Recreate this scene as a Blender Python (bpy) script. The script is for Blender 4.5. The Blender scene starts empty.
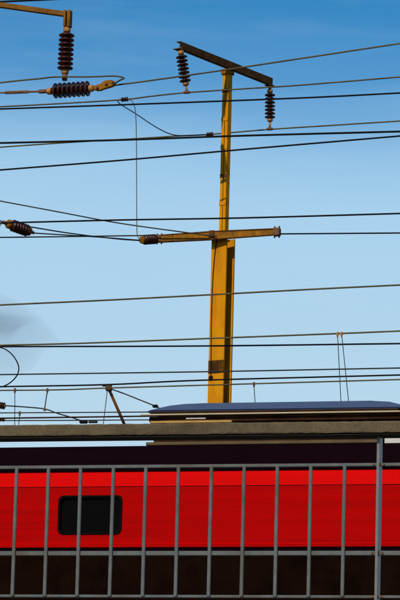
import bpy, bmesh, math, random
from mathutils import Vector, Matrix
random.seed(7)
R = math.radians
scn = bpy.context.scene
COL = scn.collection

# ------------------------------------------------------------------ camera
FPX = 3400.0                       # focal length in pixels of a 400 x 600 frame
PITCH, ROLL = R(10.0), 0.026
CAM = Vector((0, 0, 1.6))
FWD = Vector((0, math.cos(PITCH), math.sin(PITCH)))
u0 = Vector((0, -math.sin(PITCH), math.cos(PITCH)))
RIGHT = Vector((1, 0, 0)) * math.cos(ROLL) + u0 * math.sin(ROLL)
UP = u0 * math.cos(ROLL) - Vector((1, 0, 0)) * math.sin(ROLL)
cd = bpy.data.cameras.new('camera')
cam = bpy.data.objects.new('camera', cd)
COL.objects.link(cam)
cd.sensor_fit = 'VERTICAL'
cd.sensor_height = 24.0
cd.sensor_width = 16.0
cd.lens = FPX / 600.0 * 24.0
cd.clip_start, cd.clip_end = 0.5, 6000
m = Matrix.Identity(4)
for i in range(3):
    m[i][0], m[i][1], m[i][2], m[i][3] = RIGHT[i], UP[i], -FWD[i], CAM[i]
cam.matrix_world = m
scn.camera = cam

# ------------------------------------------------------------------ world, sun, exposure
SUN_EL = R(38)
SUN_DIR = Vector((-0.43, -0.90, 0)).normalized() * math.cos(SUN_EL) + Vector((0, 0, math.sin(SUN_EL)))
HAZE_STOPS = ((.155, 1.0), (.208, .97), (.224, .82), (.238, .43), (.250, .16), (.265, .03), (.285, 0.0))
HAZE_LOW = (4.15, 5.7, 6.85, 1)
HAZE_HIGH = (3.05, 5.25, 7.2, 1)
W = bpy.data.worlds.new('World')
scn.world = W
W.use_nodes = True
nt = W.node_tree
nt.nodes.clear()
out = nt.nodes.new('ShaderNodeOutputWorld')
bg = nt.nodes.new('ShaderNodeBackground')
sky = nt.nodes.new('ShaderNodeTexSky')
sky.sky_type = 'NISHITA'
sky.sun_disc = False
sky.sun_elevation = SUN_EL
sky.sun_rotation = math.atan2(SUN_DIR.x, SUN_DIR.y)
sky.air_density, sky.dust_density, sky.ozone_density = 1.0, 0.6, 3.0
tc = nt.nodes.new('ShaderNodeTexCoord')
hs = nt.nodes.new('ShaderNodeHueSaturation')
hs.inputs['Saturation'].default_value = 1.38
hs.inputs['Hue'].default_value = 0.491
hs.inputs['Value'].default_value = 1.15
L = nt.links.new
mpz = nt.nodes.new('ShaderNodeMapping'); mpz.inputs['Scale'].default_value = (1, 1, 1.7)
nrm = nt.nodes.new('ShaderNodeVectorMath'); nrm.operation = 'NORMALIZE'
L(tc.outputs['Generated'], mpz.inputs['Vector']); L(mpz.outputs['Vector'], nrm.inputs[0]); L(nrm.outputs['Vector'], sky.inputs['Vector'])
L(sky.outputs['Color'], hs.inputs['Color'])
# pale haze layer along the whole horizon, thinning with height
sep = nt.nodes.new('ShaderNodeSeparateXYZ')
L(tc.outputs['Generated'], sep.inputs[0])
nz = nt.nodes.new('ShaderNodeTexNoise'); nz.inputs['Scale'].default_value = 1.4; nz.inputs['Detail'].default_value = 5
mp2 = nt.nodes.new('ShaderNodeMapping'); mp2.inputs['Scale'].default_value = (6, 6, 30)
L(tc.outputs['Generated'], mp2.inputs['Vector']); L(mp2.outputs['Vector'], nz.inputs['Vector'])
ma = nt.nodes.new('ShaderNodeMath'); ma.operation = 'MULTIPLY_ADD'
ma.inputs[1].default_value = 0.024; L(nz.outputs['Fac'], ma.inputs[0]); L(sep.outputs['Z'], ma.inputs[2])
rp = nt.nodes.new('ShaderNodeValToRGB')
E = rp.color_ramp.elements
E[0].position = 0.0; E[0].color = (1, 1, 1, 1)
E[1].position = 1.0; E[1].color = (0, 0, 0, 1)
for p, v in HAZE_STOPS:
    e = E.new(p); e.color = (v, v, v, 1)
L(ma.outputs[0], rp.inputs['Fac'])
mx = nt.nodes.new('ShaderNodeMix'); mx.data_type = 'RGBA'
hm = nt.nodes.new('ShaderNodeMapRange')
hm.inputs['From Min'].default_value = .135; hm.inputs['From Max'].default_value = .245
L(ma.outputs[0], hm.inputs['Value'])
hc_ = nt.nodes.new('ShaderNodeMix'); hc_.data_type = 'RGBA'
hc_.inputs[6].default_value = HAZE_LOW; hc_.inputs[7].default_value = HAZE_HIGH
L(hm.outputs['Result'], hc_.inputs[0]); L(hc_.outputs[2], mx.inputs[7])
L(rp.outputs['Color'], mx.inputs[0])
L(hs.outputs['Color'], mx.inputs[6])
# very thin streaks of high cloud over the whole sky
mp3 = nt.nodes.new('ShaderNodeMapping'); mp3.inputs['Scale'].default_value = (10, 10, 70); mp3.inputs['Rotation'].default_value = (0, R(-4), 0)
n3 = nt.nodes.new('ShaderNodeTexNoise'); n3.inputs['Scale'].default_value = 1.3; n3.inputs['Detail'].default_value = 8; n3.inputs['Roughness'].default_value = .6
L(tc.outputs['Generated'], mp3.inputs['Vector']); L(mp3.outputs['Vector'], n3.inputs['Vector'])
r3 = nt.nodes.new('ShaderNodeMapRange'); r3.inputs['From Min'].default_value = .5; r3.inputs['From Max'].default_value = .8; r3.inputs['To Max'].default_value = .10
L(n3.outputs['Fac'], r3.inputs['Value'])
m3 = nt.nodes.new('ShaderNodeMix'); m3.data_type = 'RGBA'; m3.inputs[7].default_value = (5.2, 6.2, 7.0, 1)
L(r3.outputs['Result'], m3.inputs[0]); L(mx.outputs[2], m3.inputs[6]); L(m3.outputs[2], bg.inputs['Color'])
bg.inputs['Strength'].default_value = 0.12
L(bg.outputs['Background'], out.inputs['Surface'])

sd = bpy.data.lights.new('sun', 'SUN')
sd.energy = 5.0
sd.angle = R(0.5)
sd.color = (1.0, 0.86, 0.66)
sun = bpy.data.objects.new('sun', sd)
COL.objects.link(sun)
sun.rotation_euler = SUN_DIR.to_track_quat('Z', 'Y').to_euler()
vs = scn.view_settings
vs.view_transform = 'Standard'
vs.look = 'None'
vs.exposure = 0.0
vs.gamma = 1.0
vs.use_curve_mapping = False

# ------------------------------------------------------------------ helpers
TA = R(16.0)                                   # the railway runs 16 degrees off the picture plane
T = Vector((math.cos(TA), -math.sin(TA), 0))   # along the track, to the right
N = Vector((math.sin(TA), math.cos(TA), 0))    # across the track, away from the viewer
Z = Vector((0, 0, 1))

def ray(px, py):
    return (FWD * FPX + RIGHT * (px - 200) + UP * (300 - py)).normalized()

def at(px, py, d, ang=TA):
    """point seen at (px, py) on the upright plane that crosses the line of sight axis at distance d"""
    n = Vector((math.sin(ang), math.cos(ang), 0))
    v = ray(px, py)
    return CAM + v * (n.dot(Vector((0, d, 0)) - CAM) / n.dot(v))

def at_z(px, py, z):
    v = ray(px, py)
    return CAM + v * ((z - CAM.z) / v.z)

def proj(P):
    q = P - CAM
    w = q.dot(FWD)
    return 200 + FPX * q.dot(RIGHT) / w, 300 - FPX * q.dot(UP) / w

def mat(name, c1, c2=None, scale=6.0, rough=0.6, metal=0.0, bump=0.0, spec=0.5, stretch=(1, 1, 1),
        dirt=None, dirt_scale=1.5, dirt_amt=0.5, coat=0.0):
    m = bpy.data.materials.new(name)
    m.use_nodes = True
    t = m.node_tree
    b = t.nodes['Principled BSDF']
    b.inputs['Roughness'].default_value = rough
    b.inputs['Metallic'].default_value = metal
    b.inputs['Specular IOR Level'].default_value = spec
    b.inputs['Coat Weight'].default_value = coat
    b.inputs['Coat Roughness'].default_value = 0.15
    c2 = c2 or tuple(x * 0.7 for x in c1)
    geo = t.nodes.new('ShaderNodeNewGeometry')
    mpn = t.nodes.new('ShaderNodeMapping'); mpn.inputs['Scale'].default_value = stretch
    t.links.new(geo.outputs['Position'], mpn.inputs['Vector'])
    n1 = t.nodes.new('ShaderNodeTexNoise')
    n1.inputs['Scale'].default_value = scale; n1.inputs['Detail'].default_value = 7; n1.inputs['Roughness'].default_value = 0.65
    t.links.new(mpn.outputs['Vector'], n1.inputs['Vector'])
    r1 = t.nodes.new('ShaderNodeValToRGB')
    r1.color_ramp.elements[0].position = 0.32; r1.color_ramp.elements[0].color = (*c2, 1)
    r1.color_ramp.elements[1].position = 0.66; r1.color_ramp.elements[1].color = (*c1, 1)
    t.links.new(n1.outputs['Fac'], r1.inputs['Fac'])
    col = r1.outputs['Color']
    if dirt:
        n2 = t.nodes.new('ShaderNodeTexNoise')
        n2.inputs['Scale'].default_value = dirt_scale; n2.inputs['Detail'].default_value = 9; n2.inputs['Roughness'].default_value = 0.7
        t.links.new(mpn.outputs['Vector'], n2.inputs['Vector'])
        mr = t.nodes.new('ShaderNodeMapRange')
        mr.inputs['From Min'].default_value = 0.47; mr.inputs['From Max'].default_value = 0.68
        mr.inputs['To Max'].default_value = dirt_amt
        t.links.new(n2.outputs['Fac'], mr.inputs['Value'])
        mm = t.nodes.new('ShaderNodeMix'); mm.data_type = 'RGBA'
        mm.inputs[7].default_value = (*dirt, 1)
        t.links.new(mr.outputs['Result'], mm.inputs[0]); t.links.new(col, mm.inputs[6])
        col = mm.outputs[2]
    t.links.new(col, b.inputs['Base Color'])
    if bump:
        bp = t.nodes.new('ShaderNodeBump'); bp.inputs['Strength'].default_value = bump; bp.inputs['Distance'].default_value = 0.02
        t.links.new(n1.outputs['Fac'], bp.inputs['Height']); t.links.new(bp.outputs['Normal'], b.inputs['Normal'])
    return m

M = dict(
    ground=mat('ground_mat', (.10, .095, .08), (.06, .06, .05), 0.8, .95, bump=.3),
    ballast=mat('ballast_mat', (.16, .14, .12), (.05, .045, .04), 9, .95, bump=.8),
    concrete=mat('concrete_mat', (.30, .29, .26), (.22, .21, .19), 3, .9, bump=.2, dirt=(.08, .075, .06)),
    handrail=mat('handrail_mat', (.100, .080, .047), (.058, .046, .028), 70, .92, bump=.25, spec=.15,
                 dirt=(.032, .026, .018), dirt_scale=2.6, dirt_amt=.8, stretch=(1, 1, 1.2)),
    undershade=mat('handrail_shade_mat', (.012, .011, .010), None, 8, .8, spec=.1),  # near black: the shade below the handrail put into the colour
    galv=mat('galvanised_mat', (.088, .104, .108), (.06, .073, .077), 14, .75, spec=.12, bump=.1,
             dirt=(.062, .047, .034), dirt_scale=4, dirt_amt=.7),
    postgalv=mat('post_steel_mat', (.088, .092, .088), (.06, .066, .066), 14, .42, spec=.6, bump=.05, dirt=(.08, .06, .045), dirt_scale=5, dirt_amt=.5),
    red=mat('red_paint_mat', (.30, .0, .0), (.225, .0, .0), 1.6, .6, spec=.02, stretch=(.10, .10, 6)),
    redlit=mat('lit_red_mat', (.40, .0, .0), (.345, .0, .0), 1.6, .6, spec=.02, stretch=(.12, .12, 5)),  # the same red with sunlight and reflection painted in
    bracket=mat('bracket_brown_mat', (.17, .078, .008), (.09, .038, .006), 7, .75, spec=.08, bump=.1, dirt=(.04, .016, .006), dirt_scale=5),
    black=mat('train_black_mat', (.0045, .0012, .003), (.0035, .001, .0025), 1.5, .9, spec=.01),
    skirt=mat('train_underframe_mat', (.006, .0025, .0015), (.0025, .001, .0007), 2.5, .9, spec=.015),
    glass=mat('window_glass_mat', (.0015, .001, .001), None, 2, .25, spec=.04),
    rubber=mat('window_seal_mat', (.003, .0022, .002), None, 5, .8, spec=.03),
    bluebox=mat('blue_grey_roof_mat', (.043, .072, .155), (.034, .058, .13), 1.5, .55, spec=.06, stretch=(.3, .3, 3)),
    cream=mat('cream_paint_mat', (.33, .28, .18), (.26, .22, .14), 4, .6),
    brown=mat('brown_paint_mat', (.032, .014, .006), (.012, .005, .003), 3, .8, spec=.05),
    tan=mat('tan_paint_mat', (.085, .06, .03), (.05, .035, .02), 3, .7, spec=.1),
    ochre=mat('ochre_paint_mat', (.30, .17, .03), (.22, .12, .02), 5, .6),
    lightgrey=mat('light_grey_mat', (.36, .36, .36), (.28, .28, .28), 3, .6),
    mast=mat('mast_yellow_mat', (.44, .190, .002), (.37, .145, .002), 5, .7, spec=.05, bump=.08, stretch=(1, 1, .35),
             dirt=(.21, .08, .004), dirt_scale=1.6, dirt_amt=.6),
    mastbrown=mat('rusty_brown_mat', (.095, .042, .010), (.038, .015, .006), 7, .8, spec=.06, bump=.1),
    arm=mat('rusty_arm_mat', (.235, .105, .007), (.115, .046, .005), 6, .75, spec=.06, dirt=(.04, .014, .006), dirt_scale=4),
    porcelain=mat('brown_porcelain_mat', (.032, .008, .005), (.018, .005, .004), 9, .35, spec=.16),
    caps=mat('insulator_cap_mat', (.30, .135, .012), (.15, .06, .007), 16, .65, bump=.1),
    rust=mat('rust_mat', (.12, .044, .010), (.05, .017, .006), 18, .8, bump=.2),
    cable=mat('black_cable_mat', (.006, .007, .009), (.004, .005, .006), 8, .8, spec=.05),
    bronze=mat('bronze_wire_mat', (.085, .07, .034), (.04, .034, .019), 4, .7, spec=.1),
    greywire=mat('grey_wire_mat', (.022, .026, .027), (.012, .014, .015), 4, .7, spec=.1),
    wheel=mat('wheel_steel_mat', (.07, .06, .055), None, 8, .6, metal=.6),
)

def meshobj(name, bm, material, parent=None, smooth=False):
    """bm holds world coordinates; the object is placed under parent (whose transform is respected)"""
    bmesh.ops.recalc_face_normals(bm, faces=bm.faces)
    me = bpy.data.meshes.new(name)
    if parent is not None:
        bm.transform(parent.matrix_world.inverted())
        bm.to_mesh(me)
        o = bpy.data.objects.new(name, me)
        o.parent = parent
    else:
        c = sum((v.co for v in bm.verts), Vector()) / max(1, len(bm.verts))
        bm.transform(Matrix.Translation(-c))
        bm.to_mesh(me)
        o = bpy.data.objects.new(name, me)
        o.location = c
    bm.free()
    me.materials.append(M[material])
    if smooth:
        for p in me.polygons: p.use_smooth = True
    COL.objects.link(o)
    if parent is not None:
        o.matrix_world = parent.matrix_world.copy()
    else:
        o.matrix_world = Matrix.Translation(o.location)
    return o

def sub(name, bm, material, parent, smooth=False):
    return meshobj(name, bm, material, parent, smooth)

def tag(o, label, cat, group=None, kind=None):
    if label: o['label'] = label
    if cat: o['category'] = cat
    if group: o['group'] = group
    if kind: o['kind'] = kind
    return o

def thing(name, loc, label, cat, group=None):
    o = bpy.data.objects.new(name, None)
    o.empty_display_size = 0.2
    o.location = loc
    COL.objects.link(o)
    o.matrix_world = Matrix.Translation(loc)
    return tag(o, label, cat, group)

def box(bm, c, ax, ay, az, sx, sy, sz, bevel=0.0):
    """oriented box, centre c, unit axes, full sizes"""
    mtx = Matrix.Identity(4)
    for i in range(3):
        mtx[i][0], mtx[i][1], mtx[i][2], mtx[i][3] = ax[i] * sx, ay[i] * sy, az[i] * sz, c[i]
    g = bmesh.ops.create_cube(bm, size=1.0, matrix=mtx)
    if bevel:
        vs_ = set(g['verts'])
        es = [e for e in bm.edges if e.verts[0] in vs_ and e.verts[1] in vs_]
        bmesh.ops.bevel(bm, geom=es, offset=bevel, segments=1, affect='EDGES')
    return bm

def boxbm(*a, **k):
    return box(bmesh.new(), *a, **k)

def tube(bm, pts, r, n=8, cap=True):
    rings = []
    rr = r if isinstance(r, (list, tuple)) else [r] * len(pts)
    for i, p in enumerate(pts):
        d = (pts[min(i + 1, len(pts) - 1)] - pts[max(i - 1, 0)]).normalized()
        a = d.orthogonal() if abs(d.z) > .95 else d.cross(Z)
        a.normalize(); b = d.cross(a)
        rings.append([bm.verts.new(p + (a * math.cos(2 * math.pi * k / n) + b * math.sin(2 * math.pi * k / n)) * rr[i]) for k in range(n)])
    for i in range(len(rings) - 1):
        for k in range(n):
            bm.faces.new((rings[i][k], rings[i][(k + 1) % n], rings[i + 1][(k + 1) % n], rings[i + 1][k]))
    if cap:
        bm.faces.new(rings[0][::-1]); bm.faces.new(rings[-1])
    return bm

def tubebm(pts, r, n=8):
    return tube(bmesh.new(), pts, r, n)

def spline(P, seg=8):
    if len(P) < 3: return P
    o = []
    Q = [P[0] * 2 - P[1]] + list(P) + [P[-1] * 2 - P[-2]]
    for i in range(1, len(Q) - 2):
        a, b, c, d = Q[i - 1], Q[i], Q[i + 1], Q[i + 2]
        for k in range(seg):
            t = k / seg
            o.append(0.5 * ((2 * b) + (c - a) * t + (2 * a - 5 * b + 4 * c - d) * t * t + (3 * b - a - 3 * c + d) * t ** 3))
    o.append(Q[-2])
    return o

def extrude_profile(prof, A, B):
    """closed profile [(n, z)...] swept straight from A to B: n along N, z up"""
    bm = bmesh.new()
    r0 = [bm.verts.new(A + N * n + Z * z) for n, z in prof]
    r1 = [bm.verts.new(B + N * n + Z * z) for n, z in prof]
    k = len(prof)
    for i in range(k):
        bm.faces.new((r0[i], r0[(i + 1) % k], r1[(i + 1) % k], r1[i]))
    bm.faces.new(r0[::-1]); bm.faces.new(r1)
    return bm

# ------------------------------------------------------------------ ground, embankment, wall
bm = bmesh.new()
bmesh.ops.create_grid(bm, x_segments=8, y_segments=8, size=2500)
tag(meshobj('ground', bm, 'ground'), None, None, kind='structure')

RA = R(15.0)                                    # railing direction
RT = Vector((math.cos(RA), -math.sin(RA), 0)); RN = Vector((math.sin(RA), math.cos(RA), 0))
RD = 22.7
# heights on the railing plane, read at x = 200
def rz(py, px=200): return at(px, py, RD, RA).z
z_bot = rz(597.4)
RAIL_Z = 5.55                                    # top of running rail
prof = [(-.6 + 0, -.05), (0, z_bot - .32), (2.0, z_bot - .30)]
E0 = Vector((0, RD, 0))
bm = bmesh.new()
rows = []
for (dist, z) in [(.42, -.02), (.45, z_bot - .34), (4, z_bot - .15), (14, 4.2), (20, 4.75), (24, 4.95), (60, 5.0), (75, 4.2), (110, 0.0 - .02)]:
    rows.append([bm.verts.new(E0 + N * dist + T * s + Z * z) for s in (-160, -60, -25, -10, 0, 10, 25, 60)])
for i in range(len(rows) - 1):
    for k in range(7):
        bm.faces.new((rows[i][k], rows[i][k + 1], rows[i + 1][k + 1], rows[i + 1][k]))
tag(meshobj('embankment', bm, 'ground'), None, None, kind='structure')

wall = boxbm(E0 + RN * .1 + Z * ((z_bot - .16) / 2), RT, RN, Z, 60, .5, z_bot - .16, bevel=.02)
tag(meshobj('retaining_wall', wall, 'concrete'), 'low concrete retaining wall under the grey railing', 'wall')

# track: ballast bed, sleepers, two rails
TRK = 56.0 + 1.45                                # centre line of the track under the train
bm = extrude_profile([(-2.6, 4.8), (-1.7, 5.33), (1.7, 5.33), (2.6, 4.8)], Vector((0, TRK, 0)) - T * 40, Vector((0, TRK, 0)) + T * 40)
tag(meshobj('track_bed', bm, 'ballast'), None, None, kind='structure')
tk = thing('railway_track', Vector((0, TRK, 5.33)), 'railway track under the red train', 'track')
for s in (-1, 1):
    c = Vector((0, TRK, 0)) + N * (s * .75) + Z * (RAIL_Z - .08)
    sub('rail', boxbm(c, T, N, Z, 70, .07, .16), 'wheel', tk)

# ------------------------------------------------------------------ railing
PX_POST = at(378.6, 470, RD, RA)
PX_FIRST = at(16.9, 470, RD, RA)
GAP = (PX_POST - PX_FIRST).dot(RT) / 11.0
O = PX_POST.copy(); O.z = 0
rail_root = thing('railing', Vector((O.x, O.y, z_bot - .16)), 'grey steel railing with weathered brown handrail in front of the train', 'railing')
z_h0, z_h1 = rz(434.6) - .014, rz(422.9) - .014
z_t0, z_t1 = rz(467.4), rz(464.2)
z_m0, z_m1 = rz(555.4), rz(550.9)
z_b0, z_b1 = rz(597.6), rz(594.9)
LA, LB = -26.5 * GAP, 14.5 * GAP
def along(s, n=0, z=0): return O + RT * s + RN * n + Z * z
def bar_h(name, z0, z1, depth, n, mt, a=LA, b=LB, bev=.003):
    return sub(name, boxbm(along((a + b) / 2, n, (z0 + z1) / 2), RT, RN, Z, b - a, depth, z1 - z0, bevel=bev), mt, rail_root)
# handrail with slightly uneven arris
bm = bmesh.new()
nseg = 260
prof_h = [(-.095, z_h0 + .004), (-.098, z_h0 + .012), (-.098, z_h1 - .010), (-.090, z_h1), (.09, z_h1), (.098, z_h1 - .01), (.098, z_h0)]
rings = []
for i in range(nseg + 1):
    s = LA + (LB - LA) * i / nseg
    rings.append([bm.verts.new(along(s, n + random.uniform(-.0012, .0012), z + random.uniform(-.0016, .0016))) for n, z in prof_h])
for i in range(nseg):
    for k in range(len(prof_h)):
        kk = (k + 1) % len(prof_h)
        bm.faces.new((rings[i][k], rings[i][kk], rings[i + 1][kk], rings[i + 1][k]))
bm.faces.new(rings[0][::-1]); bm.faces.new(rings[-1])
h = sub('handrail', bm, 'handrail', rail_root)
h['label'] = 'weathered brown handrail'
bar_h('underside_shade', z_h0 - .012, z_h0 - .001, .17, .0, 'undershade')  # dark strip added to paint the shaded underside of the handrail
bar_h('top_rail', z_t0, z_t1, .03, .018, 'galv')
bar_h('middle_rail', z_m0, z_m1, .035, .018, 'galv')
bar_h('bottom_rail', z_b0, z_b1, .035, .018, 'galv')
# one bar mesh, shared
bw, bd = .0235, .018
zbar = (z_t0 + .006 + z_b0 + .004) / 2
bmb = boxbm(Vector((0, 0, 0)), RT, RN, Z, bw, bd, z_t0 + .006 - z_b0 - .004, bevel=.004)
bar0 = None
for k in range(-25, 14):
    if k % 12 == 0: continue
    pos = along(k * GAP + random.uniform(-.0015, .0015), -.0065, zbar)
    if bar0 is None:
        bm2 = bmb
        me = bpy.data.meshes.new('bar'); bm2.to_mesh(me); me.materials.append(M['galv'])
        bar0 = me
    o = bpy.data.objects.new('bar', bar0)
    COL.objects.link(o); o.parent = rail_root
    o.matrix_world = Matrix.Translation(pos)
    o.location = pos - rail_root.location
    o.rotation_euler = (0, random.uniform(-.0022, .0022), 0)
bmb.free()
for k in (-24, -12, 0, 12):
    sub('post', boxbm(along(k * GAP, .026, (z_h0 - .012 + z_bot - .16) / 2), RT, RN, Z, .020, .095, z_h0 - .012 - z_bot + .16, bevel=.002), 'postgalv', rail_root)

for k in (-12, 0, 12):
    for z0_, z1_ in ((z_t0, z_t1), (z_m0, z_m1), (z_b0, z_b1)):
        for sg in (-1, 1):
            p = along(k * GAP + sg * .034, -.001, (z0_ + z1_) / 2)
            sub('bolt', tubebm([p + RN * .003, p - RN * .008], .0085, 6), 'rust', rail_root)
# ------------------------------------------------------------------ train
TD = 56.0
def tz(py, px=200, d=TD): return at(px, py, d).z
z_red0, z_seam, z_red1 = tz(547.0), tz(485.6), tz(469.6)
z_roof = tz(446.0) + .075
TRN = Vector((0, TD, 0))
train = thing('train', Vector((0, TRK, RAIL_Z)), 'red train carriage with black roof and black lower body behind the railing', 'train')
LF, RG = -9.5, 10.5                              # ends, along T
def tr(s, n=0, z=0): return TRN + T * s + N * n + Z * z
def sx(px, py, d=TD): return (at(px, py, d) - TRN).dot(T)
WID = 2.9
# body shell (red), with the window cut as a real recess: build side wall from strips
wx0, wx1 = sx(59, 515), sx(121, 515)
wz0, wz1 = tz(533.5, 95), tz(496.5, 95)
def wallrect(bm, s0, s1, z0, z1, n0=0, n1=.05):
    box(bm, tr((s0 + s1) / 2, (n0 + n1) / 2, (z0 + z1) / 2), T, N, Z, s1 - s0, n1 - n0, z1 - z0)
bm = bmesh.new()
wallrect(bm, LF, wx0, z_red0, z_seam - .012)
wallrect(bm, wx1, RG, z_red0, z_seam - .012)
wallrect(bm, wx0, wx1, z_red0, wz0)
wallrect(bm, wx0, wx1, wz1, z_seam - .012)
box(bm, tr((LF + RG) / 2, WID - .025, (z_red0 + z_seam) / 2), T, N, Z, RG - LF, .05, z_seam - z_red0)
for s in (LF + .03, RG - .03):
    box(bm, tr(s, WID / 2, (z_red0 + z_seam) / 2), T, N, Z, .06, WID - .104, z_seam - z_red0)
sub('side_wall', bm, 'red', train)
# inner core so that nothing shows through
sub('inner_shell', boxbm(tr((LF + RG) / 2, WID / 2, (z_red0 + z_red1) / 2), T, N, Z, RG - LF - .2, WID - .36, z_red1 - z_red0 - .02), 'black', train)
sub('seam_strip', boxbm(tr((LF + RG) / 2, .03, z_seam - .006), T, N, Z, RG - LF, .05, .011), 'black', train)
# sloping red band, extra sunlight painted in as a brighter red
sl = .13
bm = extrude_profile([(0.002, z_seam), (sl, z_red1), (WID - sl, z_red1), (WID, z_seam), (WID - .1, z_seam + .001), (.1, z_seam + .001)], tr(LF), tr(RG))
cb = sub('upper_red_band', bm, 'redlit', train)
# thin strip added near the lower edge, painting a reflection in brighter red
sub('reflection_strip', boxbm(tr((LF + RG) / 2, .0045, tz(543.6)), T, N, Z, RG - LF, .016, .03, bevel=.0075), 'redlit', train)
# gutter and roof
bm = extrude_profile([(sl - .03, z_red1 + .001), (sl - .045, z_red1 + .065), (WID - sl + .045, z_red1 + .065), (WID - sl + .03, z_red1 + .001)], tr(LF), tr(RG))
sub('gutter', bm, 'black', train)
zr = z_red1 + .066
bm = extrude_profile([(sl + .0, zr), (sl + .05, zr + .16), (sl + .16, z_roof - .05), (sl + .32, z_roof), (WID / 2, z_roof + .03),
                      (WID - sl - .32, z_roof), (WID - sl - .16, z_roof - .05), (WID - sl - .05, zr + .16), (WID - sl, zr)], tr(LF), tr(RG))
sub('roof', bm, 'black', train)
# lower trim and underframe
sub('lower_trim', boxbm(tr((LF + RG) / 2, WID / 2, (z_red0 - .05)), T, N, Z, RG - LF, WID - .04, .099), 'black', train)
z_sk = RAIL_Z + .42
bm = extrude_profile([(.03, z_red0 - .101), (.03, z_sk + .5), (.14, z_sk), (WID - .14, z_sk), (WID - .03, z_sk + .5), (WID - .03, z_red0 - .101)], tr(LF + .1), tr(RG - .1))
sub('lower_body', bm, 'skirt', train)
# window
win = sub('window', boxbm(tr((wx0 + wx1) / 2, .06, (wz0 + wz1) / 2), T, N, Z, wx1 - wx0, .012, wz1 - wz0), 'glass', train)
fr = bmesh.new()
def rounded(x0, x1, z0, z1, r, n):
    o = []
    for cx, cz, a0 in ((x1 - r, z1 - r, 0), (x0 + r, z1 - r, 90), (x0 + r, z0 + r, 180), (x1 - r, z0 + r, 270)):
        for k in range(6):
            a = R(a0 + 90 * k / 5)
            o.append(tr(cx + r * math.cos(a), n, cz + r * math.sin(a)))
    return o
loops = [rounded(wx0 - .022, wx1 + .022, wz0 - .022, wz1 + .022, .10, .002), rounded(wx0 - .018, wx1 + .018, wz0 - .018, wz1 + .018, .10, -.012),
         rounded(wx0 + .018, wx1 - .018, wz0 + .018, wz1 - .018, .085, -.010), rounded(wx0 + .022, wx1 - .022, wz0 + .022, wz1 - .022, .085, .052)]
lv = [[fr.verts.new(p) for p in lp] for lp in loops]
for i in range(3):
    n_ = len(lv[0])
    for k in range(n_):
        fr.faces.new((lv[i][k], lv[i][(k + 1) % n_], lv[i + 1][(k + 1) % n_], lv[i + 1][k]))
f = sub('window_seal', fr, 'rubber', win)
# bogies
for cx in (-6.0, 6.8):
    bg_ = sub('bogie_frame', boxbm(tr(cx, WID / 2, RAIL_Z + .45), T, N, Z, 3.4, 2.2, .28, bevel=.05), 'skirt', train)
    for w in (-1.2, 1.2):
        for s in (-.75, .75):
            c = tr(cx + w, WID / 2 + s, RAIL_Z + .46)
            sub('wheel', tubebm([c - N * .06, c + N * .06], .46, 20), 'wheel', bg_)
# roof equipment
EQ = TD + .55
def eq_box(name, x0, x1, y0, y1, depth, mt, n=0.0, bev=.01, d=EQ):
    xm = (x0 + x1) / 2
    c0, c1 = at(x0, (y0 + y1) / 2, d), at(x1, (y0 + y1) / 2, d)
    zt, zb = at(xm, y0, d).z, at(xm, y1, d).z
    c = (c0 + c1) / 2; c.z = (zt + zb) / 2
    return sub(name, boxbm(c + N * (depth / 2 + n), T, N, Z, (c1 - c0).dot(T), depth, zt - zb, bevel=min(bev, (zt - zb) * .3)), mt, train)
# long blue-grey hood with a raked, rounded front end
za, zb_ = at(280, 401.8, EQ).z, at(280, 409.4, EQ).z
s0, s1 = (at(146, 405, EQ) - TRN).dot(T), (at(401, 405, EQ) - TRN).dot(T)
bm = bmesh.new()
hz = za - zb_
outline = [(s0, 0), (s0 + .06, hz * .16), (s0 + .22, hz * .45), (s0 + .42, hz * .75), (s0 + .68, hz * .94), (s0 + 1.0, hz), (s1 - .5, hz), (s1 - .2, hz * .85), (s1, hz * .45), (s1 + .1, 0)]
fr_ = [bm.verts.new(tr(s, .55, zb_ + z)) for s, z in outline]
bk_ = [bm.verts.new(tr(s, 1.9, zb_ + z)) for s, z in outline]
bm.faces.new(fr_); bm.faces.new(bk_[::-1])
for i in range(len(outline)):
    j = (i + 1) % len(outline)
    bm.faces.new((fr_[i], fr_[j], bk_[j], bk_[i]))
bmesh.ops.bevel(bm, geom=[e for e in bm.edges if e.verts[0] in fr_ and e.verts[1] in fr_], offset=.018, segments=2, affect='EDGES')
hood = sub('roof_hood', bm, 'bluebox', train)
hood['label'] = 'long blue-grey roof housing'
eq_box('hood_base', 150, 398, 409.6, 411.9, 1.2, 'brown', .03)
eq_box('roof_rail', 141, 404, 412.4, 414.1, .05, 'cream', -.03)
eq_box('roof_duct', 148, 404, 414.6, 420.2, 1.0, 'brown', .06)
eq_box('roof_pipe', 150, 232, 420.6, 423.2, .06, 'ochre', -.02)
eq_box('roof_pipe', 186, 206, 417.9, 419.3, .03, 'lightgrey', -.02)
eq_box('roof_plinth', 152, 404, 423.6, 440.5, .9, 'brown', .1)
eq_box('plinth_edge', 146, 380, 440.9, 444.3, .1, 'tan', -.02)
eq_box('plinth_foot', 160, 404, 444.1, 448, .8, 'black', .1)
eq_box('roof_panel', 385, 420, 436.0, 444, .5, 'lightgrey', -.04)
eq_box('roof_bus_bar', -40, 160, 416.7, 418.2, .03, 'brown', -.02)
for px in (-30, 158):
    eq_box('bar_support', px - 1.5, px + 1.5, 418.3, 447.5, .06, 'porcelain', .3)

# ------------------------------------------------------------------ catenary mast
MD = 68.0
mc = at(221.5, 320, MD)
mast_z0 = 4.95
MB = Vector((mc.x, mc.y, mast_z0))
z_arm = at(219, 238, MD).z
z_top = at(225, 70, MD).z
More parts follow.
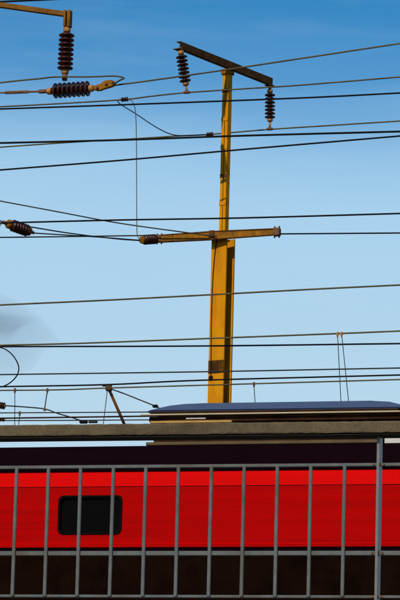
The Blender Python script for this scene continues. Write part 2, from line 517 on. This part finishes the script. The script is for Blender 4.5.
# crossarm ends on one level plane: near end high left, far end low right
ca_n, ca_f = at_z(177.8, 45.0, z_top + .06), at_z(270.5, 82.0, z_top + .06)
CD = (ca_f - ca_n); CD.z = 0; CD.normalize()                      # along the crossarm (away)
CP = Vector((CD.y, -CD.x, 0))                                       # across it, to the right
# re-centre the mast so that the crossarm passes over it
mid = (ca_n + ca_f) / 2
MX = Vector((MB.x, MB.y, 0))
mast = thing('catenary_mast', MB, 'tall yellow steel mast with rusty crossarm behind the train', 'mast')
def mp_(a, b, z): return MX + CD * a + CP * b + Z * z
# lower column: H section
def hcol(name, z0, z1, w, d, tf, tw, mt):
    bm = bmesh.new()
    zc, hh = (z0 + z1) / 2, z1 - z0
    box(bm, mp_(-d / 2 + tf / 2, 0, zc), CP, CD, Z, w, tf, hh)
    box(bm, mp_(d / 2 - tf / 2, 0, zc), CP, CD, Z, w, tf, hh)
    box(bm, mp_(0, 0, zc), CP, CD, Z, tw, d - 2 * tf - .002, hh - .002)
    return sub(name, bm, mt, mast)
hcol('lower_column', mast_z0, z_arm - .02, .365, .32, .035, .03, 'mast')
sub('base_plate', boxbm(mp_(0, 0, mast_z0 + .02), CP, CD, Z, .6, .5, .04, bevel=.005), 'mast', mast)
# upper column: two channels side by side with battens
zu0, zu1 = z_arm - .55, z_top - .02
for b in (-.041, .041):
    bm = bmesh.new()
    zc, hh = (zu0 + zu1) / 2 , zu1 - zu0
    zb2 = z_arm + .14
    zc, hh = (zb2 + zu1) / 2, zu1 - zb2
    box(bm, mp_(-.06, b, zc), CP, CD, Z, .066, .012, hh)
    sgn = 1 if b > 0 else -1
    box(bm, mp_(.0, b + sgn * .027, zc), CP, CD, Z, .012, .106, hh)
    box(bm, mp_(.06, b, zc), CP, CD, Z, .066, .012, hh)
    sub('upper_channel', bm, 'mast', mast)
for py, mt in ((91.5, 'mastbrown'), (120, 'mast'), (148, 'mast'), (176.5, 'mastbrown'), (204, 'mast')):
    sub('batten', boxbm(mp_(-.072, 0, at(222, py, MD).z), CP, CD, Z, .158, .010, .075), mt, mast)
sub('column_joint', boxbm(mp_(0, 0, z_arm + .115), CP, CD, Z, .2, .16, .05, bevel=.004), 'mastbrown', mast)
# head bracket
sub('head_bracket', boxbm(mp_(0, 0, z_top - .05), CP, CD, Z, .21, .2, .12, bevel=.01), 'arm', mast)
# crossarm: channel, web to the right
cl = (ca_f - ca_n).length
off = (mid - MX).dot(CP)
cmid = mid.copy()
bm = bmesh.new()
box(bm, cmid + CP * .05, CD, CP, Z, cl, .012, .15)
box(bm, cmid - CP * .0 + Z * .069, CD, CP, Z, cl, .088, .012)
box(bm, cmid - CP * .0 - Z * .069, CD, CP, Z, cl, .088, .012)
sub('crossarm', bm, 'mastbrown', mast)
for e, s in ((ca_n, 1), (ca_f, -1)):
    sub('end_plate', boxbm(e + CD * (s * .03) - Z * .085, CD, CP, Z, .16, .16, .018, bevel=.003), 'mastbrown', mast)
# lower arm, tapering to the right tip
la, lb = at_z(161, 240.5, z_arm), at_z(282, 233.5, z_arm)
AD = (lb - la); AL = AD.length; AD.normalize(); AN = Vector((-AD.y, AD.x, 0))
fo = -.17
bm = bmesh.new()
def armring(s, h0, h1, w):
    c = la + AD * s + AN * fo
    return [bm.verts.new(c + AN * n + Z * z) for n, z in ((-w, -h0), (w, -h0), (w, h1), (-w, h1))]
rs = [armring(0, .075, .055, .05), armring(AL * .46, .085, .075, .055), armring(AL, .055, .06, .045)]
for i in range(2):
    for k in range(4):
        bm.faces.new((rs[i][k], rs[i][(k + 1) % 4], rs[i + 1][(k + 1) % 4], rs[i + 1][k]))
bm.faces.new(rs[0][::-1]); bm.faces.new(rs[-1])
sub('lower_arm', bm, 'arm', mast)
# angle-iron lips above and below the arm
for zz, nm in ((.075, 'arm_lip'), (-.085, 'arm_lip')):
    a = la + AD * .02 + AN * (fo - .045) + Z * (zz * .8); b = la + AD * (AL - .02) + AN * (fo - .045) + Z * (zz * .75)
    sub(nm, tubebm([a, la + AD * AL * .46 + AN * (fo - .05) + Z * zz, b], .018, 4), 'mastbrown', mast)
for s, r in ((AL * .985, .085), (.04, .075)):
    c = la + AD * s + AN * fo
    col_ = sub('arm_clamp', boxbm(c, AD, AN, Z, .14, .13, r * 2, bevel=.02), 'rust', mast)
    for q in (-1, 1):
        for q2 in (-1, 1):
            p = c + AD * (q * .05) + Z * (q2 * r)
            sub('bolt', tubebm([p, p + Z * (q2 * .035)], .017, 6), 'mastbrown', col_)
c = la + AD * (AL * .46) + AN * (fo - .06)
sub('arm_bracket', boxbm(c - Z * .0, AD, AN, Z, .12, .04, .2, bevel=.01), 'mastbrown', mast)
# earth lead down the front flange
ew = []
for px, py in ((217.3, 234), (216.2, 243), (214, 262), (212.3, 290), (211.4, 320), (211.1, 350), (210.8, 378)):
    v = ray(px, py)
    P0 = mp_(-.32 / 2 - .012, 0, 0)
    ew.append(CAM + v * (CD.dot(P0 - CAM) / CD.dot(v)))
sub('earth_lead', tubebm(spline(ew, 4), .009, 6), 'cable', mast)
e = ew[-1]
sub('lead_clamp', boxbm(e + Z * .0, CP, CD, Z, .09, .02, .09, bevel=.02), 'cable', mast)
# dark soot patch is a fixed band of old black paint round the column
zb0, zb1 = at(214, 374.5, MD).z, at(214, 361.5, MD).z
bm = boxbm(mp_(-.32 / 2 - .002, 0, (zb0 + zb1) / 2), CP, CD, Z, .372, .004, zb1 - zb0)
o = sub('painted_band', bm, 'mast', mast)

def band_material():
    m = mat('worn_black_band_mat', (.045, .022, .004), (.014, .007, .002), 9, .9, spec=.03, stretch=(1, 1, .6), dirt=(.30, .13, .008), dirt_scale=4, dirt_amt=.35)
    return m
o.data.materials[0] = band_material()
o['label'] = 'worn black painted band'

# ------------------------------------------------------------------ insulators
SHED = {}
def shed_mesh(r, t):
    key = (round(r, 3), round(t, 3))
    if key in SHED: return SHED[key]
    bm = bmesh.new()
    prof = [(.3 * r, t * .5), (.62 * r, t * .28), (.96 * r, -t * .12), (r, -t * .3), (.95 * r, -t * .5), (.6 * r, -t * .25), (.3 * r, -t * .2)]
    n = 16
    rings = [[bm.verts.new((q * math.cos(2 * math.pi * k / n), q * math.sin(2 * math.pi * k / n), z)) for k in range(n)] for q, z in prof]
    for i in range(len(rings) - 1):
        for k in range(n):
            bm.faces.new((rings[i][k], rings[i][(k + 1) % n], rings[i + 1][(k + 1) % n], rings[i + 1][k]))
    bmesh.ops.recalc_face_normals(bm, faces=bm.faces)
    me = bpy.data.meshes.new('shed'); bm.to_mesh(me); bm.free()
    me.materials.append(M['porcelain'])
    for p in me.polygons: p.use_smooth = True
    SHED[key] = me
    return me

def insulator(A, B, n, r, label, group, name='insulator', cap=.55, capfrac=.10, t=None, ends=True, capmat='caps'):
    """ribbed insulator between A (upper / left end) and B: core, sheds and two metal caps"""
    ax = (A - B); ln = ax.length; ax.normalize()
    q = ax.to_track_quat('Z', 'Y').to_matrix().to_4x4()
    root = bpy.data.objects.new(name, None); COL.objects.link(root)
    root.empty_display_size = .1
    root.location = B; root.rotation_euler = q.to_euler()
    root.matrix_world = Matrix.Translation(B) @ q
    tag(root, label, 'insulator', group)
    def loc(z): return B + ax * z
    c = ln * capfrac
    sub('core', tubebm([loc(c * .6), loc(ln - c * .6)], r * .42, 12), 'porcelain', root, True)
    if ends:
        for z0, z1 in ((0, c), (ln - c, ln)):
            sub('cap', tubebm([loc(z0), loc(z0 + (z1 - z0) * .25), loc(z0 + (z1 - z0) * .75), loc(z1)], [r * cap * .8, r * cap, r * cap, r * cap * .8], 12), capmat, root)
    span = ln - 2 * c
    t = t or span / n * .95
    me = shed_mesh(r, t)
    for k in range(n):
        o = bpy.data.objects.new('shed', me); COL.objects.link(o); o.parent = root
        o.location = (0, 0, c + span * (k + .5) / n)
    return root

def hang_parts(root, pts, r, mt, name):
    return sub(name, tubebm(pts, r, 8), mt, root, True)

G_INS = 'brown ribbed porcelain insulators'
# left (near) crossarm insulator: slightly tilted
def on_cross(frac): return ca_n.lerp(ca_f, frac)
dn = (ca_n.y); df = ca_f.y
def at_y(px, py, y):
    v = ray(px, py); return CAM + v * (y / v.y)
A1, B1 = at_y(180.6, 51, dn), at_y(186, 85.5, dn)
i1 = insulator(A1, B1, 7, .118, 'brown ribbed insulator hanging from the left end of the mast crossarm', G_INS, t=.05)
hang_parts(i1, [at_y(180.3, 47.2, dn), A1], .03, 'rust', 'hanger')
hang_parts(i1, [B1, at_y(186.6, 91, dn)], .022, 'caps', 'clamp_stem')
cB = at_y(186.8, 92.3, dn)
sub('wire_clamp', boxbm(cB, T, N, Z, .14, .07, .06, bevel=.02), 'rust', i1)
A2, B2 = at_y(270, 89.5, df), at_y(270, 121.5, df)
i2 = insulator(A2, B2, 7, .112, 'brown ribbed insulator hanging from the right end of the mast crossarm', G_INS, t=.05)
hang_parts(i2, [at_y(270, 83.5, df), A2], .03, 'rust', 'hanger')
hang_parts(i2, [B2, at_y(269.8, 127.5, df)], .022, 'caps', 'clamp_stem')
cD = at_y(269.8, 129, df)
sub('wire_clamp', boxbm(cD, T, N, Z, .14, .07, .06, bevel=.02), 'rust', i2)

# insulator at the left end of the lower arm (pointing towards the viewer) 
la_d = (la + AN * fo)
e0 = la_d + AD * -.02
near = at_y(141, 240.0, e0.y - .28)
i3 = insulator(near, e0 - Z * .0, 6, .105, 'short dark insulator on the left end of the lower mast arm', G_INS, cap=.75, capfrac=.14, t=.07, capmat='arm')
# fat insulator on the left edge
p0, p1 = at(7, 223.5, 60.0), at(30.5, 231.8, 60.4)
i4 = insulator(p0, p1, 6, .115, 'fat dark brown insulator in mid sky at the left edge', G_INS, cap=.75, capfrac=.16, t=.075, capmat='arm')
sub('eye', tubebm([p1, at(34, 233, 60.45)], .03, 8), 'rust', i4)
sub('shackle', tubebm([p0, at(2.5, 222, 59.95)], .035, 8), 'rust', i4)

# upper left bracket with hanging and strain insulator
BD = 44.0
bk_base = at(-62, 300, BD); bkz = 4.9
bk = thing('bracket_mast', Vector((bk_base.x, bk_base.y, bkz)), 'rusty bracket arm reaching in at the top left corner', 'mast')
zb1_ = at(-62, -4, BD).z
sub('post', boxbm(Vector((bk_base.x, bk_base.y, (bkz + zb1_ + .6) / 2)), T, N, Z, .22, .22, zb1_ + .6 - bkz, bevel=.01), 'mast', bk)
a, b = at(-62, -3.5, BD), at(65, 14.2, BD)
d_ = (b - a).normalized(); nn = d_.cross(N).normalized()
sub('arm', boxbm((a + b) / 2, d_, N, nn, (b - a).length, .09, .066, bevel=.004), 'bracket', bk)
e1, e2 = at(67.5, 11, BD), at(67.5, 27.5, BD)
for dx, w in ((-2.05, .030), (2.0, .045)):
    c = (at(67.6 + dx, 11, BD) + at(67.3 + dx, 27, BD)) / 2
    sub('end_strap', boxbm(c, T, N, Z, w, .10, (e1 - e2).length, bevel=.003), 'bracket', bk)
sub('end_pin', boxbm(at(67.2, 19, BD) + N * .02, T, N, Z, .03, .05, .19), 'rust', bk)
A5, B5 = at(67, 27.5, BD), at(64.8, 74, BD)
i5 = insulator(A5, B5, 8, .108, 'large ribbed insulator hanging from the bracket arm at the top left', G_INS, cap=.48, capfrac=.10, t=.05)
hang_parts(i5, [B5, at(64.5, 80.5, BD)], .036, 'rust', 'foot')
A6, B6 = at(47, 91.4, BD), at(93.5, 88.2, BD)
i6 = insulator(A6, B6, 8, .106, 'large ribbed insulator lying sideways below the hanging one at the top left', G_INS, cap=.46, capfrac=.11, t=.062)
sub('rod', tubebm([at(-60, 93.2, BD), at(4, 92.7, BD), at(6, 92.6, BD), at(27, 91.9, BD), at(30, 91.7, BD), at(38, 91.6, BD)], [.012, .012, .022, .022, .014, .014], 8), 'rust', i6)
sub('rod_socket', boxbm(at(42.5, 91.4, BD), T, N, Z, .12, .06, .05, bevel=.012), 'rust', i6)
# dead-end clamp: a cranked plate
bm = bmesh.new()
pl = [(94, 86.6), (97, 85.2), (101, 84.8), (105, 81.0), (112, 80.2), (115.5, 82), (115.8, 85), (111, 87.2), (105, 88.3), (101, 90.6), (97, 90.8), (94, 90)]
f0 = [bm.verts.new(at(x, y, BD) - N * .035) for x, y in pl]; f1 = [bm.verts.new(at(x, y, BD) + N * .035) for x, y in pl]
bm.faces.new(f0); bm.faces.new(f1[::-1])
for i in range(len(pl)):
    j = (i + 1) % len(pl); bm.faces.new((f0[i], f0[j], f1[j], f1[i]))
bmesh.ops.bevel(bm, geom=list(bm.edges), offset=.006, segments=1, affect='EDGES')
sub('dead_end_clamp', bm, 'arm', i6)
for x, y in ((113.5, 82.6), (107, 84.5), (98, 88)):
    p = at(x, y, BD) - N * .034
    sub('bolt', tubebm([p, p - N * .03], .018, 6), 'rust', i6)

# small spool insulators
def spool(px, py, d, label, rot=-.06):
    c = at(px, py, d)
    ax = (T + Z * -rot).normalized()
    i = insulator(c - ax * .085, c + ax * .085, 3, .05, label, 'small spool insulators', name='spool_insulator', capfrac=.06, cap=.5, t=.045)
    return i

# ------------------------------------------------------------------ wires
def wire(pts, d, w, mt, label, cat='wire', ext=(28, 28), group=None, name='overhead_wire', smooth=True, ang=TA, n=6):
    """pts: pixel points (px, py[, own distance]); w: thickness in metres"""
    P = [at(p[0], p[1], p[2] if len(p) > 2 else d, ang) for p in pts]
    P = spline(P, 6) if smooth and len(P) > 2 else P
    if ext[0]: P = [P[0] + (P[0] - P[1]).normalized() * ext[0]] + P
    if ext[1]: P = P + [P[-1] + (P[-1] - P[-2]).normalized() * ext[1]]
    o = meshobj(name, tubebm(P, w * .44, n), mt, None, True)
    return tag(o, label, cat, group)

GW = 'overhead wires'
px50 = 1 / 50.
wire([(0, 1.8), (48, -.4)], 50, .035, 'cable', 'short black wire cutting the top left corner above the bracket', group=GW)
wire([(115.2, 85.2), (150, 80.6), (226, 69.8), (300, 58.6), (400, 43.5)], BD, .026, 'bronze', 'bronze wire climbing from the sideways insulator past the mast head to the right', ext=(0, 28), group=GW)
wire([(-3, 83), (20, 80.5), (40, 78.6), (56, 77.0), (90, 76.8), (112, 76.0), (121, 77), (124, 78.3), (121, 79.6), (117, 82), (113, 84.5)], BD - .06, .026, 'bronze',
     'bronze jumper lead looping over the sideways insulator', cat='wire', ext=(14, 0), group=GW, name='jumper_lead')
dB = (cB - CAM).dot(N) / 1.0
dBp = (cB).dot(N) / math.cos(TA)
wire([(0, 106.8), (60, 103.6), (124, 99.6), (150, 96.4), (186.8, 92.6), (250, 88.4), (300, 85.2), (400, 77)], dBp, .036, 'bronze',
     'bronze wire clamped under the left crossarm insulator', group=GW)
wire([(0, 109), (130, 104.5), (300, 98), (400, 93)], 58, .036, 'cable', 'black wire just below the one clamped to the left crossarm insulator', group=GW)
dDp = cD.dot(N) / math.cos(TA)
wire([(0, 147.2), (69, 142.4), (130, 139), (177, 136), (209.5, 134.4), (269.8, 129.4), (330, 125.5), (400, 121)], dDp, .036, 'bronze',
     'bronze wire clamped under the right crossarm insulator', group=GW)
wire([(0, 143), (120, 140), (240, 135.8), (400, 131.5)], 57, .042, 'cable', 'thickest black wire, just below the right crossarm insulator', group=GW)
wire([(0, 170), (120, 160.4), (240, 149.7), (400, 136)], 55, .034, 'cable', 'dark wire slanting across the upper mast midway to the lower arm', group=GW)
wire([(0, 223), (120, 220), (240, 218), (400, 213.5)], 58, .036, 'cable', 'black wire crossing the mast just above the lower arm', group=GW)
wire([(0, 237.4), (60, 236.7), (139, 235.6), (210, 234.9)], 71.5, .036, 'greywire', 'dark wire level with the lower arm, left of the mast', ext=(28, 0), group=GW)
tipd = (la_d + AD * AL).dot(N) / math.cos(TA)
wire([(280, 233.9), (400, 233.0)], tipd, .036, 'cable', 'black wire running right from the tip of the lower arm', ext=(0, 28), group=GW)
armd = (la_d + AD * AL * .46).dot(N) / math.cos(TA) - .12
wire([(0, 201), (60, 212.2), (120, 223.3), (194, 233.6), (216.5, 236.5)], armd, .032, 'greywire', 'dark wire slanting down from the left edge to the mast joint', ext=(28, 0), group=GW)
d4 = 60.4
d3 = near.dot(N) / math.cos(TA)
wire([(27, 226.3, 60.3), (60, 231.8, 62.2), (90, 235.9, 64.3), (120, 239.2, 66.2), (139.5, 240.6, d3)], d4, .030, 'greywire', 'upper of two wires from the fat left insulator to the lower arm', ext=(0, 0), group=GW)
wire([(34, 233.1, 60.45), (60, 234.7, 62.2), (100, 237.2, 65), (139.5, 240.2, d3)], d4, .030, 'greywire', 'lower of two wires from the fat left insulator to the lower arm', ext=(0, 0), group=GW)
wire([(-20, 210), (2.5, 222)], 59.95, .03, 'greywire', 'short wire from the fat left insulator up to the left edge', ext=(12, 0), group=GW)
wire([(-14, 243), (-3, 229), (2.5, 222.5)], 59.95, .02, 'bronze', 'short thin lead below the fat left insulator at the left edge', ext=(0, 0), group=GW)
wire([(0, 305), (120, 299.5), (310, 289.4), (400, 285)], 58, .036, 'bronze', 'lone bronze wire crossing the mast halfway below the lower arm', group=GW)
wire([(0, 345.3), (80, 343.3), (200, 338.8), (340, 333.5), (400, 331)], 57, .034, 'bronze', 'olive wire carrying the pair of thin droppers at the right', group=GW)
wire([(0, 346.6), (200, 346), (400, 343.6)], 59, .036, 'cable', 'black wire just below the olive one that carries the pair of droppers', group=GW)
wire([(0, 374.6), (200, 371.8), (400, 368)], 58.5, .030, 'greywire', 'thin grey wire crossing the black band of the mast', group=GW)
wire([(0, 386.7), (108, 384.6), (200, 380.3), (400, 375)], 57.6, .034, 'cable', 'black wire meeting the head of the slanting strut', group=GW)
wire([(0, 390.4), (60, 389.8), (108, 388), (200, 385.3), (400, 379.5)], 57.2, .030, 'bronze', 'olive wire just below the black one at the strut head', group=GW)
wire([(0, 412.9), (200, 411.6), (400, 409)], 60.5, .026, 'greywire', 'thin dark wire skimming above the handrail at the left', group=GW)
wire([(0, 420.6), (100, 420.2), (400, 418)], 61, .026, 'greywire', 'lowest dark wire, right above the handrail at the left', group=GW)

# loops, droppers, leads
wire([(-6, 347.0), (1, 347.6), (8, 351), (14, 357), (18, 364.5), (18.6, 370), (16.5, 376), (11, 382), (3, 386.4), (-6, 387.5)], 57.6, .026, 'cable',
     'black wire loop bulging from the left edge', ext=(0, 0), group=GW, name='wire_loop')
spool(124.3, 99.5, dBp - .03, 'small brown spool where the long vertical lead hangs off')
spool(209.5, 134.5, dDp - .03, 'small brown spool just left of the mast')
wire([(128, 99.6), (131.5, 100.8), (134, 105), (135.6, 114), (136.4, 140), (136.6, 195), (136.8, 228), (137.6, 236), (139.5, 239.5)], dBp - .02, .020, 'bronze',
     'thin vertical lead dropping from the spool to the lower arm insulator', ext=(0, 0), group=GW, name='vertical_lead')
wire([(124.5, 99.0), (119, 99.6), (117.8, 101), (121, 104.6), (137, 114.6), (152.5, 125), (166.5, 132.6), (177, 135.4), (190, 135.4), (205, 134.6)], (dBp + dDp) / 2 - 1.2, .026, 'cable',
     'dark curved jumper from the vertical lead spool to the spool by the mast', ext=(0, 0), group=GW, name='jumper_lead')

def clamp_on(parent, px, py, d, w, h, mt='rust', name='clamp'):
    return sub(name, boxbm(at(px, py, d), T, N, Z, w, .05, h, bevel=min(w, h) * .25), mt, parent)
def dropper(x0, y0, x1, y1, d, label, w=.014, top=True, bottom=False, mt='greywire', cm='rust'):
    A, B = at(x0, y0, d), at(x1, y1, d)
    r = thing('dropper', B, label, 'dropper', 'dropper wires')
    sub('strand', tubebm([A, B], w / 2, 6), mt, r)
    if top: sub('clamp', tubebm([A + Z * .035, A - Z * .01, A - Z * .06], [.017, .022, .008], 8), cm, r)
    if bottom: sub('clamp', tubebm([B + Z * .04, B - Z * .01, B - Z * .04], [.008, .022, .018], 8), cm, r)
    return r
dropper(337.6, 334, 341.2, 404.5, 57 - .03, 'left one of the two thin droppers at the right', cm='caps')
dropper(341.7, 334, 349, 404.5, 57 - .03, 'right one of the two thin droppers at the right', cm='caps')
dropper(254, 384.2, 255.2, 404.5, 57.2, 'short dropper just right of the mast above the roof housing')
dropper(14.8, 390.2, 14.6, 428, 57.15, 'long thin dropper near the left edge reaching the handrail')
dropper(47.3, 390.3, 44.6, 408.8, 57.2, 'short dropper with two clamps left of the slanting strut', bottom=True, w=.02)
dropper(19.6, 413.2, 18.4, 428, 60.5, 'lowest short dropper close above the handrail at the left')
dropper(107.3, 390, 102.8, 428, 57.25, 'thin dropper hanging from the head of the slanting strut', top=False)
# slanting strut with its head clamp
sh, sf = at(108.6, 388.5, 57.35), at(125.5, 427, 57.35)
st = thing('strut', sf, 'dark slanting strut hanging from the wires at the left', 'strut')
sub('tube', tubebm([sh, sf], .026, 10), 'mastbrown', st, True)
hc = sub('head_clamp', boxbm(at(108.8, 388.4, 57.32), T, N, Z, .11, .09, .10, bevel=.02), 'mastbrown', st)
sub('clamp_strap', boxbm(at(107, 385.4, 57.32), T, N, Z, .17, .05, .035, bevel=.01), 'cable', st)
wire([(111, 389), (125, 394), (140, 400), (155, 406)], 57.3, .028, 'greywire', 'short stay slanting right from the strut head to the roof housing', ext=(0, 0), group=GW, name='stay_wire')
kn = thing('stay_clamp', at(155.5, 406.5, 57.2), 'small dark clamp at the lower end of the short stay', 'clamp')
sub('body', boxbm(at(155.3, 406.2, 57.2), T, N, Z, .10, .06, .055, bevel=.018), 'cable', kn)
sub('tail', tubebm([at(156, 406.5, 57.2), at(160, 408.6, 57.2), at(165, 409.8, 57.2)], .014, 6), 'greywire', kn)
# registration lead at lower left with its insulator knob
wire([(4, 405.6), (25, 407), (44.6, 409), (58, 413.6), (70, 417), (82, 421)], 57.2, .028, 'greywire', 'dark lead slanting down to the handrail from the knob at the left edge', ext=(0, 0), group=GW, name='slanting_lead')
a, b = at(-6, 404.5, 57.2), at(5.4, 406.2, 57.2)
insulator(a, b, 4, .062, 'small brown insulator at the left edge above the handrail', G_INS, cap=.5, capfrac=.1, t=.05)
a, b = at(-3, 419.4, 61), at(5, 419.7, 61)
insulator(a, b, 2, .04, 'tiny black insulator on the lowest wire at the left edge', G_INS, cap=.5, capfrac=.1, t=.05)
jb = thing('junction_clamp', at(85, 423, 57.2), 'small black clamp resting right above the handrail left of the strut', 'clamp')
sub('body', boxbm(at(83.5, 421.8, 57.2), T, N, Z, .14, .08, .06, bevel=.015), 'cable', jb)
sub('arm', boxbm(at(93, 422.0, 57.2), T, N, Z, .17, .05, .04, bevel=.015), 'greywire', jb)

# ------------------------------------------------------------------ thin translucent blue-grey patch at the left edge
def grey_patch_mat(name, dens, colour):
    m = bpy.data.materials.new(name); m.use_nodes = True
    t = m.node_tree; t.nodes.clear()
    o = t.nodes.new('ShaderNodeOutputMaterial'); v = t.nodes.new('ShaderNodeVolumePrincipled')
    v.inputs['Density'].default_value = dens
    v.inputs['Color'].default_value = colour
    t.links.new(v.outputs['Volume'], o.inputs['Volume'])
    return m
M['grey_patch'] = grey_patch_mat('grey_patch_mat', .13, (.28, .42, .55, 1))
M['grey_patch2'] = grey_patch_mat('grey_patch_core_mat', .42, (.26, .40, .54, 1))
def puff(name, outline, centre, d, thick, mt, parent=None, levels=((.86, .05), (.72, .15), (.56, .32), (.38, .56), (.2, .82))):
    """closed lens of thin volume: thickest at its centre, thinning to nothing at its rim"""
    c = at(centre[0], centre[1], d)
    P = spline([at(x, y, d) for x, y in outline] + [at(*outline[0], d)], 5)[:-1]
    bm = bmesh.new()
    front, back = [], []
    rim = [bm.verts.new(p) for p in P]
    prev_f = prev_b = rim
    for k, h in levels:
        f_ = [bm.verts.new(c.lerp(p, k) - N * thick * h) for p in P]; b_ = [bm.verts.new(c.lerp(p, k) + N * thick * h) for p in P]
        n = len(P)
        for i in range(n):
            j = (i + 1) % n
            bm.faces.new((prev_f[i], prev_f[j], f_[j], f_[i])); bm.faces.new((prev_b[j], prev_b[i], b_[i], b_[j]))
        prev_f, prev_b = f_, b_
    cf, cb = bm.verts.new(c - N * thick), bm.verts.new(c + N * thick)
    for i in range(len(P)):
        j = (i + 1) % len(P)
        bm.faces.new((prev_f[i], prev_f[j], cf)); bm.faces.new((prev_b[j], prev_b[i], cb))
    return meshobj(name, bm, mt, parent, True)
sm = puff('grey_patch', [(-80, 304), (-30, 292), (2, 293), (24, 304), (40, 315), (60, 341), (44, 352), (24, 376), (-30, 380), (-80, 378)], (4, 318), 75, 1.2, 'grey_patch', None, ((.94, .20), (.84, .42), (.65, .66), (.4, .85), (.2, .96)))
tag(sm, 'faint blue-grey translucent patch at the left edge', 'grey_patch', kind='stuff')
puff('grey_patch_core', [(-70, 309), (-20, 307), (14, 311), (42, 318), (28, 328), (9, 344), (-20, 343), (-70, 341)], (2, 322), 73, .8, 'grey_patch2', sm)
